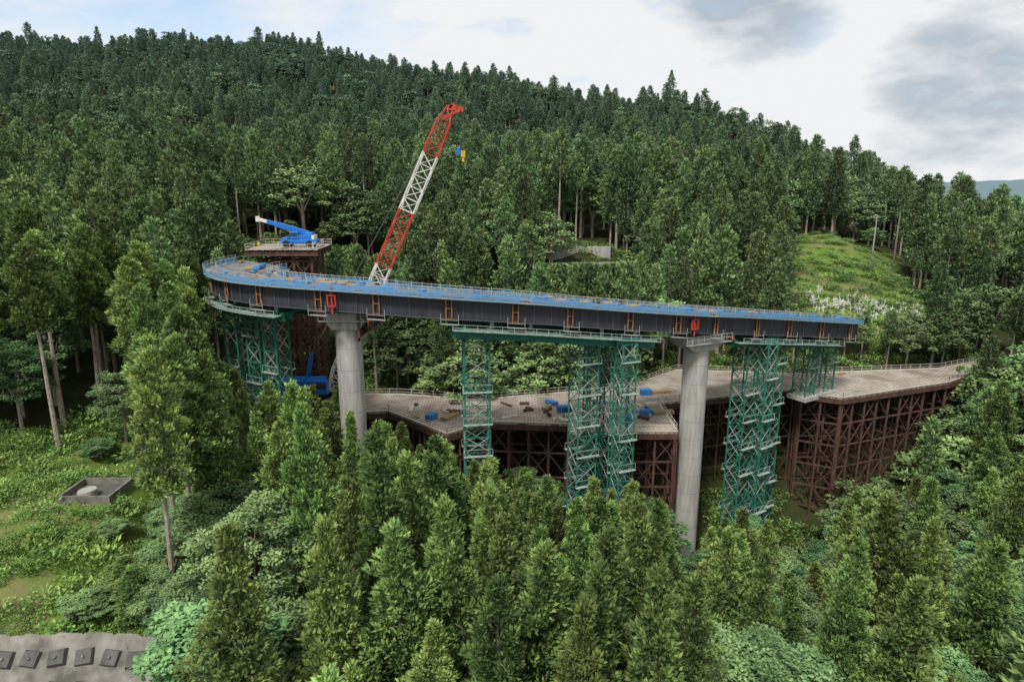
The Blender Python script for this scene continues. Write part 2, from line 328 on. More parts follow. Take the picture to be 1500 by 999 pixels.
# ------------------------------------------------------------------ concrete piers
def pier(x,y,r,ztop,capw,ang,bracket):
    e=empty('concrete_pier'); zb=gz(x,y)-1
    B=Batch(); n=32; B.cyl((x,y,zb),(x,y,ztop-2.3),r,r,n=n,cap=False); o=B.obj('column_shaft',M_conc,e,smooth=True)
    B=Batch()
    z_=zb
    while z_<ztop-3: B.cyl((x,y,z_),(x,y,z_+.04),r+.008,n=32); z_+=3.0
    B.obj('form_joint',M_concd,e)
    B=Batch(); ca,sa=math.cos(ang),math.sin(ang)
    def loc(a_,b_,z_): return (x+a_*ca-b_*sa,y+a_*sa+b_*ca,z_)
    prof=[(r*1.02,r*1.02,ztop-2.35),(capw*.5,r*1.12,ztop-1.2),(capw*.5,r*1.12,ztop)]
    for (w,d,z_) in prof:
        for sx,sy in ((-1,-1),(1,-1),(1,1),(-1,1)): B.v.append(loc(sx*w,sy*d,z_))
    for k in range(2):
        for j in range(4): B.f.append((k*4+j,k*4+(j+1)%4,k*4+4+(j+1)%4,k*4+4+j))
    B.f.append((3,2,1,0)); B.f.append((8,9,10,11)); B.obj('pier_head',M_conc,e,bevel=.12)
    B=Batch()
    for a_ in (-1.6,1.6):
        B.box(loc(a_,0,ztop+.2),(1.1,1.1,.5),ang)
    B.obj('bearing',M_flange,e)
    B=Batch()
    for s1 in (-1,1):
        for k in range(9): 
            t=-1+2*k/8; B.beam(loc(t*(capw*.5+.6),s1*(r*1.12+.8),ztop-.9),loc(t*(capw*.5+.6),s1*(r*1.12+.8),ztop+.4),.06)
        for z_ in (-.9,-.2,.35): B.beam(loc(-capw*.5-.6,s1*(r*1.12+.8),ztop+z_),loc(capw*.5+.6,s1*(r*1.12+.8),ztop+z_),.06)
        for s2 in (-1,1): 
            for z_ in (-.9,.35): B.beam(loc(s2*(capw*.5+.6),-(r*1.12+.8),ztop+z_),loc(s2*(capw*.5+.6),(r*1.12+.8),ztop+z_),.06)
        B.beam(loc(-capw*.5-.6,s1*(r*1.12+.5),ztop-.95),loc(capw*.5+.6,s1*(r*1.12+.5),ztop-.95),.7,.06)
    B.obj('access_scaffold',M_galv,e)
    B=Batch()
    if bracket:
        for b_ in (-2.4,-.8,.8,2.4):
            B.beam(loc(r,b_,ztop-.3),loc(r+4.2,b_,ztop-.3),.35,.45); B.beam(loc(r,b_,ztop-3.6),loc(r+4,b_,ztop-.5),.3)
            B.beam(loc(r+.2,b_,ztop-3.6),loc(r+.2,b_,ztop-.3),.3); B.beam(loc(r+2,b_,ztop-2.1),loc(r+2,b_,ztop-.4),.22)
        for a_ in (r+1.2,r+3.9): B.beam(loc(a_,-2.6,ztop-.1),loc(a_,2.6,ztop-.1),.3)
        B.beam(loc(r+2,-2.6,ztop-2.1),loc(r+2,2.6,ztop-2.1),.22)
    else:
        for a_ in (capw*.5+.3,): 
            B.beam(loc(a_,-2.4,ztop-.2),loc(a_+1.2,-2.4,ztop-.9),.25); B.beam(loc(a_,2.4,ztop-.2),loc(a_+1.2,2.4,ztop-.9),.25); B.beam(loc(a_,-2.6,ztop-.4),loc(a_,2.6,ztop-.4),.3)
    B.obj('temporary_bracket',M_brown if bracket else M_red,e)
    B=Batch(); B.box((x,y,zb+.8),(8,8,1.6),ang); B.obj('footing',M_conc,e,bevel=.05)
i=near_idx(-21.5); pier(-22.0,89.6,1.75,DP[i][2]-4.35,5.2,0.0,True)
i=near_idx(28); pier(28.2,101.2,1.9,DP[i][2]-4.45,7.2,R(24),False)

# ------------------------------------------------------------------ lattice support towers
def lattice(B1,B2,x,y,w,d,z0,z1,ang,bay=2.3,leg=.21,br=.085):
    ca,sa=math.cos(ang),math.sin(ang)
    C=[(x+a_*w/2*ca-b_*d/2*sa,y+a_*w/2*sa+b_*d/2*ca) for a_,b_ in ((-1,-1),(1,-1),(1,1),(-1,1))]
    for c in C: B1.beam((*c,z0),(*c,z1),leg)
    n=max(1,round((z1-z0)/bay)); h=(z1-z0)/n
    for k in range(n+1):
        z_=z0+k*h
        for j in range(4):
            p,q=C[j],C[(j+1)%4]; B1.beam((*p,z_),(*q,z_),br*1.3)
            if k<n:
                BB=B1 if (k+j)%3==0 else B2
                BB.beam((*p,z_),(*q,z_+h),br); BB.beam((*q,z_),(*p,z_+h),br)
def support_tower(cols,ztop,ang,nm='steel_support_tower',base=None):
    e=empty(nm); B1=Batch(); B2=Batch(); B3=Batch(); S=Batch()
    for (x,y,w,d) in cols:
        z0=(gz(x,y)-.3) if base is None else base
        lattice(B1,B2,x,y,w,d,z0,ztop,ang)
        S.box((x,y,z0+.35),(w+1.2,d+1.2,.7),ang)
        B3.beam((x-math.cos(ang)*(w/2+.6),y-math.sin(ang)*(w/2+.6),ztop+.3),(x+math.cos(ang)*(w/2+.6),y+math.sin(ang)*(w/2+.6),ztop+.3),.5,.6)
        z_=z0+6
        while z_<ztop-2:
            for b_ in (-1,1):
                yy=b_*(d/2+.35); p=(x-math.cos(ang)*(w/2+.3)-math.sin(ang)*yy,y-math.sin(ang)*(w/2+.3)+math.cos(ang)*yy); q=(x+math.cos(ang)*(w/2+.3)-math.sin(ang)*yy,y+math.sin(ang)*(w/2+.3)+math.cos(ang)*yy)
                B2.beam((*p,z_),(*q,z_),.6,.06); B2.beam((*p,z_+1),(*q,z_+1),.06); B2.beam((*p,z_),(*p,z_+1),.06); B2.beam((*q,z_),(*q,z_+1),.06)
            z_+=random.choice([4.6,6.9])
    B1.obj('tower_leg',M_green,e); B2.obj('cross_bracing',M_green2,e); B3.obj('head_beam',M_green,e); S.obj('concrete_base',M_conc,e)
    return e
support_tower([(-4.9,89.6,3.4,3.4)],-21.2,R(8))
support_tower([(10.2,93.4,3.0,3.0),(15.0,95.6,3.0,3.0),(12.2,97.0,2.4,2.0),(15.9,92.2,2.2,2.2)],-22.4,R(22))
support_tower([(37.4,105.2,2.8,2.8),(42.6,108.2,2.8,2.8),(40.4,104.8,2.2,2.2)],-25.6,R(32))
support_tower([(51.6,115.6,2.6,2.6),(56.2,118.6,2.6,2.6)],-28.1,R(33),base=PZ-.2)
support_tower([(-40.5,98.4,2.6,2.6),(-36.4,96.0,2.6,2.6),(-33.2,93.6,2.4,2.4)],-19.2,R(-30))
def long_beam(i0,i1,z0,z1):
    e=empty('temporary_support_beam'); B=Batch(); W_=Batch(); N_=Batch()
    for o_ in (.6,2.2,6.2,8.4):
        sweep(B,rect(o_,o_+.10,z0,z1),i0,i1); sweep(B,rect(o_-.25,o_+.35,z0-.06,z0),i0,i1); sweep(B,rect(o_-.25,o_+.35,z1,z1+.06),i0,i1)
        for i in range(i0,i1,2): B.beam(pt(i,o_+.05,z0),pt(i,o_+.05,z1),.4,.06)
    for i in range(i0,i1+1,4): B.beam(pt(i,.3,z1+.2),pt(i,9,z1+.2),.3,.3)
    sweep(W_,rect(-1.0,.3,z1+.02,z1+.08),i0,i1)
    for i in range(i0,i1+1,2): N_.beam(pt(i,-1.0,z1),pt(i,-1.0,z1+.95),.06)
    for i in range(i0,i1-1,2): N_.beam(pt(i,-1.0,z1+.9),pt(i+2,-1.0,z1+.9),.05); N_.beam(pt(i,-1.0,z1+.5),pt(i+2,-1.0,z1+.5),.05)
    for i in range(i0+3,i1,7):
        W_.box(DP[i]+DN[i]*1.9+np.array([0,0,(z1-4.0)/2]),(.5,.5,(-4.0-z1)),0)
    B.obj('plate_girder',M_green,e); W_.obj('walkway',M_green2,e); N_.obj('handrail',M_galv,e)
long_beam(near_idx(20.5),near_idx(-7.5),-6.15,-5.05)
long_beam(near_idx(57),near_idx(34),-5.6,-5.0)
ia=near_idx(-30); ib=min(ND-18,ia+26)
long_beam(ia,ib,-5.7,-5.0)

# ------------------------------------------------------------------ work platform on trestle
wp=empty('work_platform_trestle')
B=Batch(); n=len(PLAT); B.v=[(x,y,PZ) for x,y in PLAT]+[(x,y,PZ-.3) for x,y in PLAT]
B.f=[tuple(range(n)),tuple(reversed(range(n,2*n)))]+[(i+n,(i+1)%n+n,(i+1)%n,i) for i in range(n)]; B.obj('deck_panels',M_deckp,wp)
B=Batch(); Rl=Batch(); 
for i in range(n):
    a_=np.array(PLAT[i]); c_=np.array(PLAT[(i+1)%n]); Ls=np.linalg.norm(c_-a_); d=(c_-a_)/Ls
    B.beam((*a_,PZ-.75),(*c_,PZ-.75),.35,.85)
    m=max(1,int(Ls/2)); 
    for k in range(m+1):
        p=a_+(c_-a_)*k/m; Rl.beam((*p,PZ),(*p,PZ+1.15),.07)
    for z_ in (1.1,.6): Rl.beam((*a_,PZ+z_),(*c_,PZ+z_),.06)
    Rl.beam((*a_,PZ+.12),(*c_,PZ+.12),.25,.2)
Rl.obj('guard_rail',M_rail,wp)
front=[np.array(p,float) for p in PLAT[:14]]
for row,off in enumerate((.4,3.8,7.4)):
    for si in range(len(front)-1):
        a_,c_=front[si],front[si+1]; Ls=np.linalg.norm(c_-a_); d=(c_-a_)/Ls; nn=np.array([-d[1],d[0]])
        m=max(1,round(Ls/3.1)); prev=None
        for k in range(m+1):
            p=a_+(c_-a_)*k/m+nn*off
            if row and not inpoly(p[0],p[1],PLAT): prev=None; continue
            zb=gz(*p)-.5; B.beam((*p,zb),(*p,PZ-.4),.34)
            if row<2:
                q=p+nn*3.5
                z_=PZ-4.2
                while z_>zb+1 and inpoly(q[0],q[1],PLAT): B.beam((*p,z_),(*q,z_),.2); z_-=4.2
            if prev is not None:
                pp,pz=prev; z_=PZ-.9; zm=max(zb,pz)
                while z_-4.2>zm-2.5:
                    B.beam((*pp,z_-4.2),(*p,z_-4.2),.26)
                    if random.random()<.75:
                        B.beam((*pp,z_),(*p,z_-4.2),.14)
                        if random.random()<.7: B.beam((*p,z_),(*pp,z_-4.2),.14)
                    z_-=4.2
            prev=(p,zb)
B.obj('trestle_steelwork',M_brown,wp)
B=Batch(); Wd=Batch(); Yw=Batch(); Sh=Batch()
for (x_,y_,rz) in ((8.5,108,.3),(22,106,.1),(24,117,.2),(-13,104,.9)):
    B.box((x_,y_,PZ+.5),(1.9,1.0,1.0),rz); Wd.box((x_+3,y_+1,PZ+.25),(3.5,1.2,.5),rz)
    Wd.box((x_-2.6,y_+1.6,PZ+.2),(2.5,.8,.4),rz+.8)
for k in range(26): 
    x_=4+random.random()*20; y_=103+random.random()*9; h=random.uniform(.15,.8); (B,Yw,Sh,Yw)[k%4].box((x_,y_,PZ+h/2),(random.uniform(.6,2.4),random.uniform(.4,1.1),h),random.random()*3)
for k in range(16):
    x_=-18+random.random()*24; y_=104+random.random()*8; h=random.uniform(.2,.7); 
    if inpoly(x_,y_,PLAT): (Yw,Sh)[k%2].box((x_,y_,PZ+h/2),(random.uniform(.6,3),random.uniform(.3,.9),h),random.random()*3)
for k in range(10):
    x_=40+random.random()*60; y_=122+(x_-40)*.28+random.random()*5; h=random.uniform(.2,.6)
    if inpoly(x_,y_,PLAT): (Yw,Wd)[k%2].box((x_,y_,PZ+h/2),(random.uniform(.6,3),random.uniform(.3,.9),h),random.random()*3)
B.obj('site_generator',M_tarp,wp,bevel=.05); Wd.obj('timber_stack',M_wood,wp); Yw.obj('material_crate',M_rail,wp,bevel=.03); Sh.obj('steel_section_stack',M_brown,wp)

# ------------------------------------------------------------------ brown trestle tower beside the deck end
tw=empty('steel_trestle_tower'); B=Batch(); TX=[-43.2,-40.2,-37.2,-34.2]; TY=[116.5,120,123.5]; zt=-12.0
for x_ in TX:
    for y_ in TY: B.beam((x_,y_,gz(x_,y_)-.5),(x_,y_,zt-1.2),.4)
for kz in range(7):
    z_=zt-2-kz*3.9
    for y_ in TY:
        B.beam((TX[0],y_,z_),(TX[-1],y_,z_),.28)
        if kz<6:
            for j in range(3): B.beam((TX[j],y_,z_),(TX[j+1],y_,z_-3.9),.18); B.beam((TX[j+1],y_,z_),(TX[j],y_,z_-3.9),.18)
    for x_ in TX:
        B.beam((x_,TY[0],z_),(x_,TY[-1],z_),.28)
        if kz<6: B.beam((x_,TY[0],z_),(x_,TY[1],z_-3.9),.18); B.beam((x_,TY[2],z_),(x_,TY[1],z_-3.9),.18)
for y_ in (115.6,117,119,121,123,124.4): B.beam((-44.8,y_,zt-.6),(-32.8,y_,zt-.6),.4,.8)
for k in range(10): B.beam((-44.4+k*1.25,115.2,zt-.08),(-44.4+k*1.25,124.8,zt-.08),.3,.22)
B.obj('steel_frame',M_brown,tw)
B=Batch(); B.box((-38.8,120,zt+.1),(12,9.8,.12)); B.obj('top_deck',M_deckp,tw)
B=Batch()
for y_ in (115.1,124.9):
    for k in range(9): B.beam((-44.8+k*1.5,y_,zt),(-44.8+k*1.5,y_,zt+1.1),.06)
    for z_ in (.55,1.05): B.beam((-44.8,y_,zt+z_),(-32.8,y_,zt+z_),.05)
for x_ in (-44.8,-32.8):
    for z_ in (.55,1.05): B.beam((x_,115.1,zt+z_),(x_,124.9,zt+z_),.05)
B.obj('guard_rail',M_rail,tw)

# ------------------------------------------------------------------ blue mobile crane on the tower
mc=empty('mobile_crane'); cx,cy,cz=-36.6,119.0,zt+.17
B=Batch(); B.box((cx,cy,cz+1.05),(6.2,2.4,.6)); B.box((cx-2.5,cy,cz+1.45),(1.1,2.2,.4)); B.box((cx+.5,cy,cz+1.7),(3.4,2.1,.8)); B.box((cx+1.7,cy,cz+2.15),(1.3,2.0,.8),taper=.85)
B.box((cx-.7,cy-.8,cz+2.15),(1.4,.8,1.2),taper=.85)
p0=np.array([cx+1.4,cy+.3,cz+2.3]); p1=np.array([-43.6,cy-.3,-7.0]); dd=p1-p0
B.beam(p0,p0+dd*.62,.7,.85); B.beam(p0+dd*.60,p0+dd*.82,.55,.68); B.obj('carrier_and_boom',M_blue,mc,bevel=.06)
B=Batch(); B.beam(p0+dd*.82,p1,.42,.52); B.box(tuple(p1),(.6,.5,.9)); B.box((cx+2.4,cy,cz+1.75),(.45,2.0,.7)); B.obj('boom_tip',M_white,mc)
B=Batch(); B.box((cx-.72,cy-1.215,cz+2.25),(1.0,.02,.6)); B.box((cx-1.41,cy-.8,cz+2.3),(.02,.6,.55)); B.obj('cab_window',M_glass,mc)
B=Batch()
for dx in (-2.1,1.9):
    for dy in (-1,1): B.cyl((cx+dx,cy+dy*1.3,cz+.62),(cx+dx,cy+dy*.85,cz+.62),.62,n=20)
B.obj('wheel',M_black,mc)
B=Batch()
for dx in (-2.9,2.9):
    B.beam((cx+dx,cy-3.0,cz+.8),(cx+dx,cy+3.0,cz+.8),.28,.28)
    for dy in (-2.9,2.9): B.beam((cx+dx,cy+dy,cz+.1),(cx+dx,cy+dy,cz+1.1),.22); B.box((cx+dx,cy+dy,cz+.08),(.8,.8,.12))
B.cyl((cx-.8,cy,cz+1.8),tuple(p0+dd*.42-np.array([0,0,.35])),.18,n=10); B.obj('outrigger',M_galv,mc)
B=Batch(); B.beam(p1+np.array([-.2,0,-.4]),p1+np.array([-.2,0,-3.9]),.06); B.obj('hoist_cable',M_cable,mc)
B=Batch(); B.box(tuple(p1+np.array([-.2,0,-4.2])),(.4,.3,.6)); B.cyl(tuple(p1+np.array([-.2,0,-4.5])),tuple(p1+np.array([-.2,0,-4.9])),.1,.16,8); B.obj('hook_block',M_yellow,mc,bevel=.05)

# ------------------------------------------------------------------ lattice boom crawler crane
cc=empty('crawler_crane'); foot=np.array([-31.0,112,-35.6]); tip=np.array([-9.9,114.5,10.6])
BR,BW=Batch(),Batch(); d=tip-foot; Lb=np.linalg.norm(d); d/=Lb
up=np.array([0,1.,0]); s_=np.cross(d,up); s_/=np.linalg.norm(s_); u_=np.cross(s_,d)
ns=int(Lb/1.9)
def ring(t):
    w=1.2*min(1,.35+t/.09, .42+(1-t)/.10)
    c=foot+d*Lb*t; return [c+s_*a_*w+u_*b_*w for a_,b_ in ((-1,-1),(1,-1),(1,1),(-1,1))]
for k in range(ns):
    t0,t1=k/ns,(k+1)/ns; f=1-t0; BB=BR if (f<.19 or .36<f<.55 or .73<f<.8) else BW
    r0,r1=ring(t0),ring(t1)
    for j in range(4):
        BB.beam(r0[j],r1[j],.20); BB.beam(r0[j],r0[(j+1)%4],.09)
        if k%2: BB.beam(r0[j],r1[(j+1)%4],.11)
        else: BB.beam(r0[(j+1)%4],r1[j],.11)
nose=tip+np.array([1.7,0,-.2])
for b_ in (-.45,.45):
    o2=np.array([0,b_,0]); BR.beam(tip-d*2.0+o2+s_*.5,nose+o2,.3,.45); BR.beam(tip+o2,tip+np.array([.5,0,.7])+o2,.3); BR.beam(tip+np.array([.5,0,.7])+o2,nose+o2,.22)
BR.box(tuple(tip+np.array([.3,0,.1])),(1.6,1.2,.8)); BR.cyl(tuple(nose+np.array([0,-.4,0])),tuple(nose+np.array([0,.4,0])),.5,n=14)
BR.obj('red_boom_section',M_red,cc); BW.obj('white_boom_section',M_white,cc)
B=Batch(); hk=nose+np.array([.3,0,-6.5])
for o_ in (-.3,.3): B.beam(nose+np.array([.4,o_,0]),hk+np.array([0,o_*.6,0]),.07)
bodyc=np.array([-35.0,112,-35])
mast=np.array([-34.0,112,-29]); B.beam(mast,tip+np.array([-.3,0,.6]),.06); B.beam(mast+np.array([0,.6,0]),tip+np.array([-.3,.6,.6]),.06); B.beam(mast,bodyc+np.array([-3,0,1]),.1)
B.obj('hoist_rope',M_cable,cc)
B=Batch(); B.box(tuple(hk+np.array([0,0,-.3])),(.7,.4,1.0)); B.cyl(tuple(hk+np.array([0,0,-.8])),tuple(hk+np.array([0,0,-1.5])),.13,.24,10); B.obj('hook_block',M_yellow,cc,bevel=.08)
B=Batch(); B.box(tuple(hk+np.array([-.75,0,.1])),(.6,.4,1.3)); B.box(tuple(bodyc+np.array([-.5,0,.4])),(7,3.2,2.2)); B.box(tuple(bodyc+np.array([2.9,-1.9,.6])),(2.2,1.3,2.4),taper=.9)
B.beam(bodyc+np.array([0,-1,1]),mast+np.array([0,-.7,0]),.3); B.beam(bodyc+np.array([0,1,1]),mast+np.array([0,.7,0]),.3); B.obj('machine_house',M_blue,cc,bevel=.1)
B=Batch()
for b_ in (-2.4,2.4):
    B.box(tuple(bodyc+np.array([0,b_,-2.3])),(7.2,1.0,1.2)); 
    for a_ in (-3.6,3.6): B.cyl(tuple(bodyc+np.array([a_,b_-.5,-2.3])),tuple(bodyc+np.array([a_,b_+.5,-2.3])),.6,n=16)
B.box(tuple(bodyc+np.array([0,0,-1.5])),(3,4.4,.8)); B.box(tuple(bodyc+np.array([-4.4,0,.4])),(1.4,4,1.9)); B.obj('crawler_track',M_black,cc)
B=Batch(); B.box(tuple(bodyc+np.array([3.0,-2.57,.9])),(1.7,.02,1.0)); B.obj('cab_window',M_glass,cc)

# ------------------------------------------------------------------ slope protection wall
wl=empty('concrete_slope_wall'); B=Batch(); xs_=np.arange(-75,-27.4,.5)
def wp_(x_,t): 
    n_=.09*math.sin(x_*1.7+t*2)+.06*math.sin(x_*.9-t*1.3)
    return (x_, 50.0-t*.707+.15*math.sin(x_*.5)-n_*.5, -37.45-.25*math.sin(x_*.21)-t*.707+n_*.5+((.09*math.sin(x_*2.3)+.07*math.sin(x_*5.1)) if t==0 else 0))
for k in range(len(xs_)-1):
    for j in range(8):
        B.quad(wp_(xs_[k],j*1.4),wp_(xs_[k],j*1.4+1.4),wp_(xs_[k+1],j*1.4+1.4),wp_(xs_[k+1],j*1.4))
B.obj('shotcrete_face',M_concd,wl,smooth=True)
B=Batch(); Cc=Batch()
for row in range(3):
    for k in range(22):
        x_=-74+k*2.15+row*.5; c=np.array(wp_(x_,1.9+row*2.5)); nrm=np.array([0,-.707,.707])
        tl=random.uniform(-.2,.2); ex=np.array([math.cos(tl),-.707*math.sin(tl),-.707*math.sin(tl)]); dn=-np.cross(nrm,ex)
        q=[c+ex*a_*.62+dn*b_*.55+nrm*.34 for a_,b_ in ((-1,-1),(1,-1),(1,1),(-1,1))]; q0=[c+ex*a_*.75+dn*b_*.7-nrm*.1 for a_,b_ in ((-1,-1),(1,-1),(1,1),(-1,1))]
        B.quad(*reversed(q)); 
        for j in range(4): B.quad(q0[j],q0[(j+1)%4],q[(j+1)%4],q[j])
        Cc.cyl(c+nrm*.34,c+nrm*.5,.15,.1,10)
B.obj('anchor_block',M_block,wl); Cc.obj('anchor_cap',M_concd,wl)

# ------------------------------------------------------------------ water basin in the clearing
bs=empty('concrete_basin'); bx,by,bz=BX,BY,BZ
B=Batch()
for s1 in (-1,1): B.box((bx,by+s1*2.3,bz+.2),(5.6,.25,1.1)); B.box((bx+s1*2.68,by,bz+.2),(.24,4.3,1.1))
B.obj('basin_wall',M_concd,bs); B=Batch(); B.box((bx,by,bz-.02),(5.1,4.3,.1)); B.obj('basin_floor',M_block,bs)
B=Batch(); B.cyl((bx-.5,by-.9,bz),(bx-.5,by-.9,bz+.85),.95,n=28,cap=False); B.cyl((bx-.5,by-.9,bz+.70),(bx-.5,by-.9,bz+.75),.93,n=28)
B.obj('round_tank',M_conc,bs); B=Batch(); B.cyl((bx-.5,by-.9,bz+.76),(bx-.5,by-.9,bz+.80),.7,n=24); B.obj('tank_cover',M_galv,bs)

# ------------------------------------------------------------------ mountain road with retaining wall
mr_=empty('mountain_road'); B=Batch(); zr=gz(18,166)+.8
B.box((18,166.5,zr),(17,7,.3),R(4)); B.obj('road_surface',M_concd,mr_)
B=Batch(); B.box((17,170,zr+2.0),(15,.5,4.2),R(4)); 
for k in range(7): B.box((10.5+k*2.3,163.0+k*.16,zr+.5),(.2,.2,1.0))
B.beam((10.5,162.9,zr+.85),(24.3,163.9,zr+.85),.12,.3)
B.obj('retaining_wall',M_conc,mr_)

# ------------------------------------------------------------------ terrace stakes, poles
B=Batch()
for k in range(190):
    x_=random.uniform(69,98); y_=152.0+random.gauss(3,3.0); z_=gz(x_,y_); a_=random.uniform(-.4,.4)
    B.beam((x_,y_,z_-.1),(x_+a_,y_,z_+1.4),.14); B.beam((x_-.5,y_,z_+.8),(x_+.6,y_,z_+.9),.12)
B.obj('planting_stakes',M_white)
for (x_,y_) in ((103,147),(92,141),(98,186)):
    e=empty('utility_pole'); B=Batch(); z_=gz(x_,y_); B.cyl((x_,y_,z_-.5),(x_,y_,z_+11),.2,.12,10); B.beam((x_-1,y_,z_+10.2),(x_+1,y_,z_+10.2),.12); B.beam((x_-.8,y_,z_+9.4),(x_+.8,y_,z_+9.4),.12)
    for a_ in (-.8,0,.8): B.cyl((x_+a_,y_,z_+10.25),(x_+a_,y_,z_+10.55),.06,n=6)
    B.obj('pole_shaft',M_conc,e)

# ------------------------------------------------------------------ trees
def make_mesh(name,LP,LD,LN,LL,LW,LT,wood,leafmat):
    n=len(LP); LD=LD/np.linalg.norm(LD,axis=1)[:,None]; S=np.cross(LD,LN); S/=np.linalg.norm(S,axis=1)[:,None]+1e-9
    mid=LP+LD*LL[:,None]*.45
    Vv=np.stack([LP,mid+S*LW[:,None],LP+LD*LL[:,None],mid-S*LW[:,None]],1).reshape(-1,3)
    Ff=np.arange(n*4).reshape(-1,4)
    nv=len(Vv); allv=Vv.tolist()+wood.v; allf=Ff.tolist()+[tuple(i+nv for i in f) for f in wood.f]
    me=bpy.data.meshes.new(name); me.from_pydata(allv,[],allf)
    me.materials.append(leafmat); me.materials.append(M_bark)
    mi=np.zeros(len(allf),np.int32); mi[n:]=1; me.polygons.foreach_set('material_index',mi)
    at=me.attributes.new('tint','FLOAT','POINT'); tv=np.zeros(len(allv),np.float32); tv[:nv]=np.repeat(LT,4); at.data.foreach_set('value',tv)
    me.update(); return me
def cedar(name,H,R0,cb,seed,nb=120,leaves=42,ls=1.0,pw=.85,lm=None):
    r=np.random.default_rng(seed); wood=Batch(); lean=r.uniform(-.02,.02,2)
    def ax(h): return np.array([lean[0]*h+.1*math.sin(h*.3+seed),lean[1]*h,h])
    segs=8
    for k in range(segs):
        h0,h1=H*.97*k/segs,H*.97*(k+1)/segs; wood.cyl(ax(h0)+np.array([0,0,-1 if k==0 else 0]),ax(h1),.32*(1-h0/H)+.03,.32*(1-h1/H)+.03,n=7,cap=False)
    P=[];D=[];N=[];Ln=[];Wn=[];Tn=[]
    lob=r.uniform(0,6.28,3)
    for i in range(nb):
        t=(i+r.uniform(0,1))/nb; t=t**1.15; az=i*2.39996+r.uniform(-.5,.5); h=H*(cb+(1-cb)*t)
        prof=R0*((1-t)**pw)*(min(1,.5+t*3.2)); prof*=1+.20*math.sin(az*2+lob[0]+t*5)+.14*math.sin(az*3+lob[1]-t*9); ln=max(.2,prof*r.uniform(.58,1.18))
        out=np.array([math.cos(az),math.sin(az),0]); base=ax(h); droop=-.12+.5*t
        tipb=base+out*ln+np.array([0,0,ln*droop+ .1*ln])
        if ln>1 and i%2==0: wood.cyl(base,tipb,.05,.02,n=3,cap=False)
        cb_=r.uniform(-.22,.2)
        for fr in ((.4,.72,1.0) if ln>1.2 else (.6,1.05)):
            c=base+(tipb-base)*fr+np.array([0,0,.25*math.sin(fr*3)])+r.normal(size=3)*.12
            cr=(.28+.145*ln)*r.uniform(.8,1.2)*(1.0 if fr<1 else .85)
            m=max(4,int(leaves*(.6 if fr<.5 else 1.1)*(1 if ln>1.2 else .55)))
            u=r.normal(size=(m,3)); u/=np.linalg.norm(u,axis=1)[:,None]; rad=r.uniform(.35,1,(m,1))**.6
            pos=c+u*rad*np.array([cr,cr,cr*.8])
            dr=u*.8+out*.55+np.array([0,0,.38+.6*t])+r.normal(size=(m,3))*.3
            P.append(pos);D.append(dr);N.append(u*.5+np.array([0,0,.8])+r.normal(size=(m,3))*.5);Ln.append(r.uniform(.28,.55,m)*ls);Wn.append(r.uniform(.065,.11,m)*ls)
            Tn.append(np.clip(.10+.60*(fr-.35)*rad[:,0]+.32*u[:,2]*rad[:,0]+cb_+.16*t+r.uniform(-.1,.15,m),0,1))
    P,D,N=map(np.concatenate,(P,D,N)); Ln,Wn,Tn=map(np.concatenate,(Ln,Wn,Tn))
    return make_mesh(name,P,D,N,Ln,Wn,Tn,wood,lm or M_cedar)
def broad(name,H,R0,seed,nc=46,dens=230,ls=1.0,lm=None):
    r=np.random.default_rng(seed); wood=Batch(); P=[];D=[];N=[];Ln=[];Wn=[];Tn=[]
    fork=H*.38; wood.cyl((0,0,-1),(.1,.1,fork),.32,.22,n=8,cap=False); limbs=[]
    for k in range(7):
        az=k*2.4+r.uniform(-.4,.4); e=np.array([math.cos(az)*R0*.5,math.sin(az)*R0*.5,H*r.uniform(.6,.82)]); wood.cyl((.1,.1,fork*r.uniform(.75,1)),e,.14,.06,n=5,cap=False); limbs.append(e)
    for i in range(nc):
        t=(i+.5)/nc; ph=math.acos(1-1.55*t); az=i*2.39996+r.uniform(-.3,.3); rr=r.uniform(.60,1.12)
        c=np.array([math.cos(az)*math.sin(ph)*R0*rr,math.sin(az)*math.sin(ph)*R0*rr,H*.62+math.cos(ph)*H*.36*rr])
        l=limbs[int(np.argmin([np.linalg.norm(c-q) for q in limbs]))]; wood.cyl(l,c,.05,.02,n=3,cap=False)
        cr=r.uniform(.7,1.25)*R0/4.2; m=int(dens*cr); cb_=r.uniform(-.22,.2)
        u=r.normal(size=(m,3)); u/=np.linalg.norm(u,axis=1)[:,None]; u[:,2]=np.where(u[:,2]<-.3,-u[:,2]*.3,u[:,2]); rad=r.uniform(.3,1,(m,1))**.5
        P.append(c+u*rad*np.array([cr*1.2,cr*1.2,cr*.6])); th=r.uniform(0,6.28,m)
        D.append(np.stack([np.cos(th),np.sin(th),r.uniform(-.5,.3,m)],1)+u*.5); N.append(np.array([0,0,1])+r.normal(size=(m,3))*.45+u*.3)
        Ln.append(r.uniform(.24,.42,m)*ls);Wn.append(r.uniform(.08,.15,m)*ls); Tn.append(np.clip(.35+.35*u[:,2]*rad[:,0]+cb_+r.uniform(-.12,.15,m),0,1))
    P,D,N=map(np.concatenate,(P,D,N)); Ln,Wn,Tn=map(np.concatenate,(Ln,Wn,Tn))
    return make_mesh(name,P,D,N,Ln,Wn,Tn,wood,lm or M_broad)
specs=[('c',26,3.9,.20,.84),('c',25,3.4,.28,.76),('c',24,4.1,.24,.92),('c',27,3.2,.5,.66),('c',26,2.9,.62,.6),('c',25,3.5,.42,.78),('b',15,5.2,0),('b',13,4.2,0),('b',11,3.6,0),('c',24,3.9,.35,.55)]
protos=bpy.data.collections.new('tree_prototypes'); meshes=[]
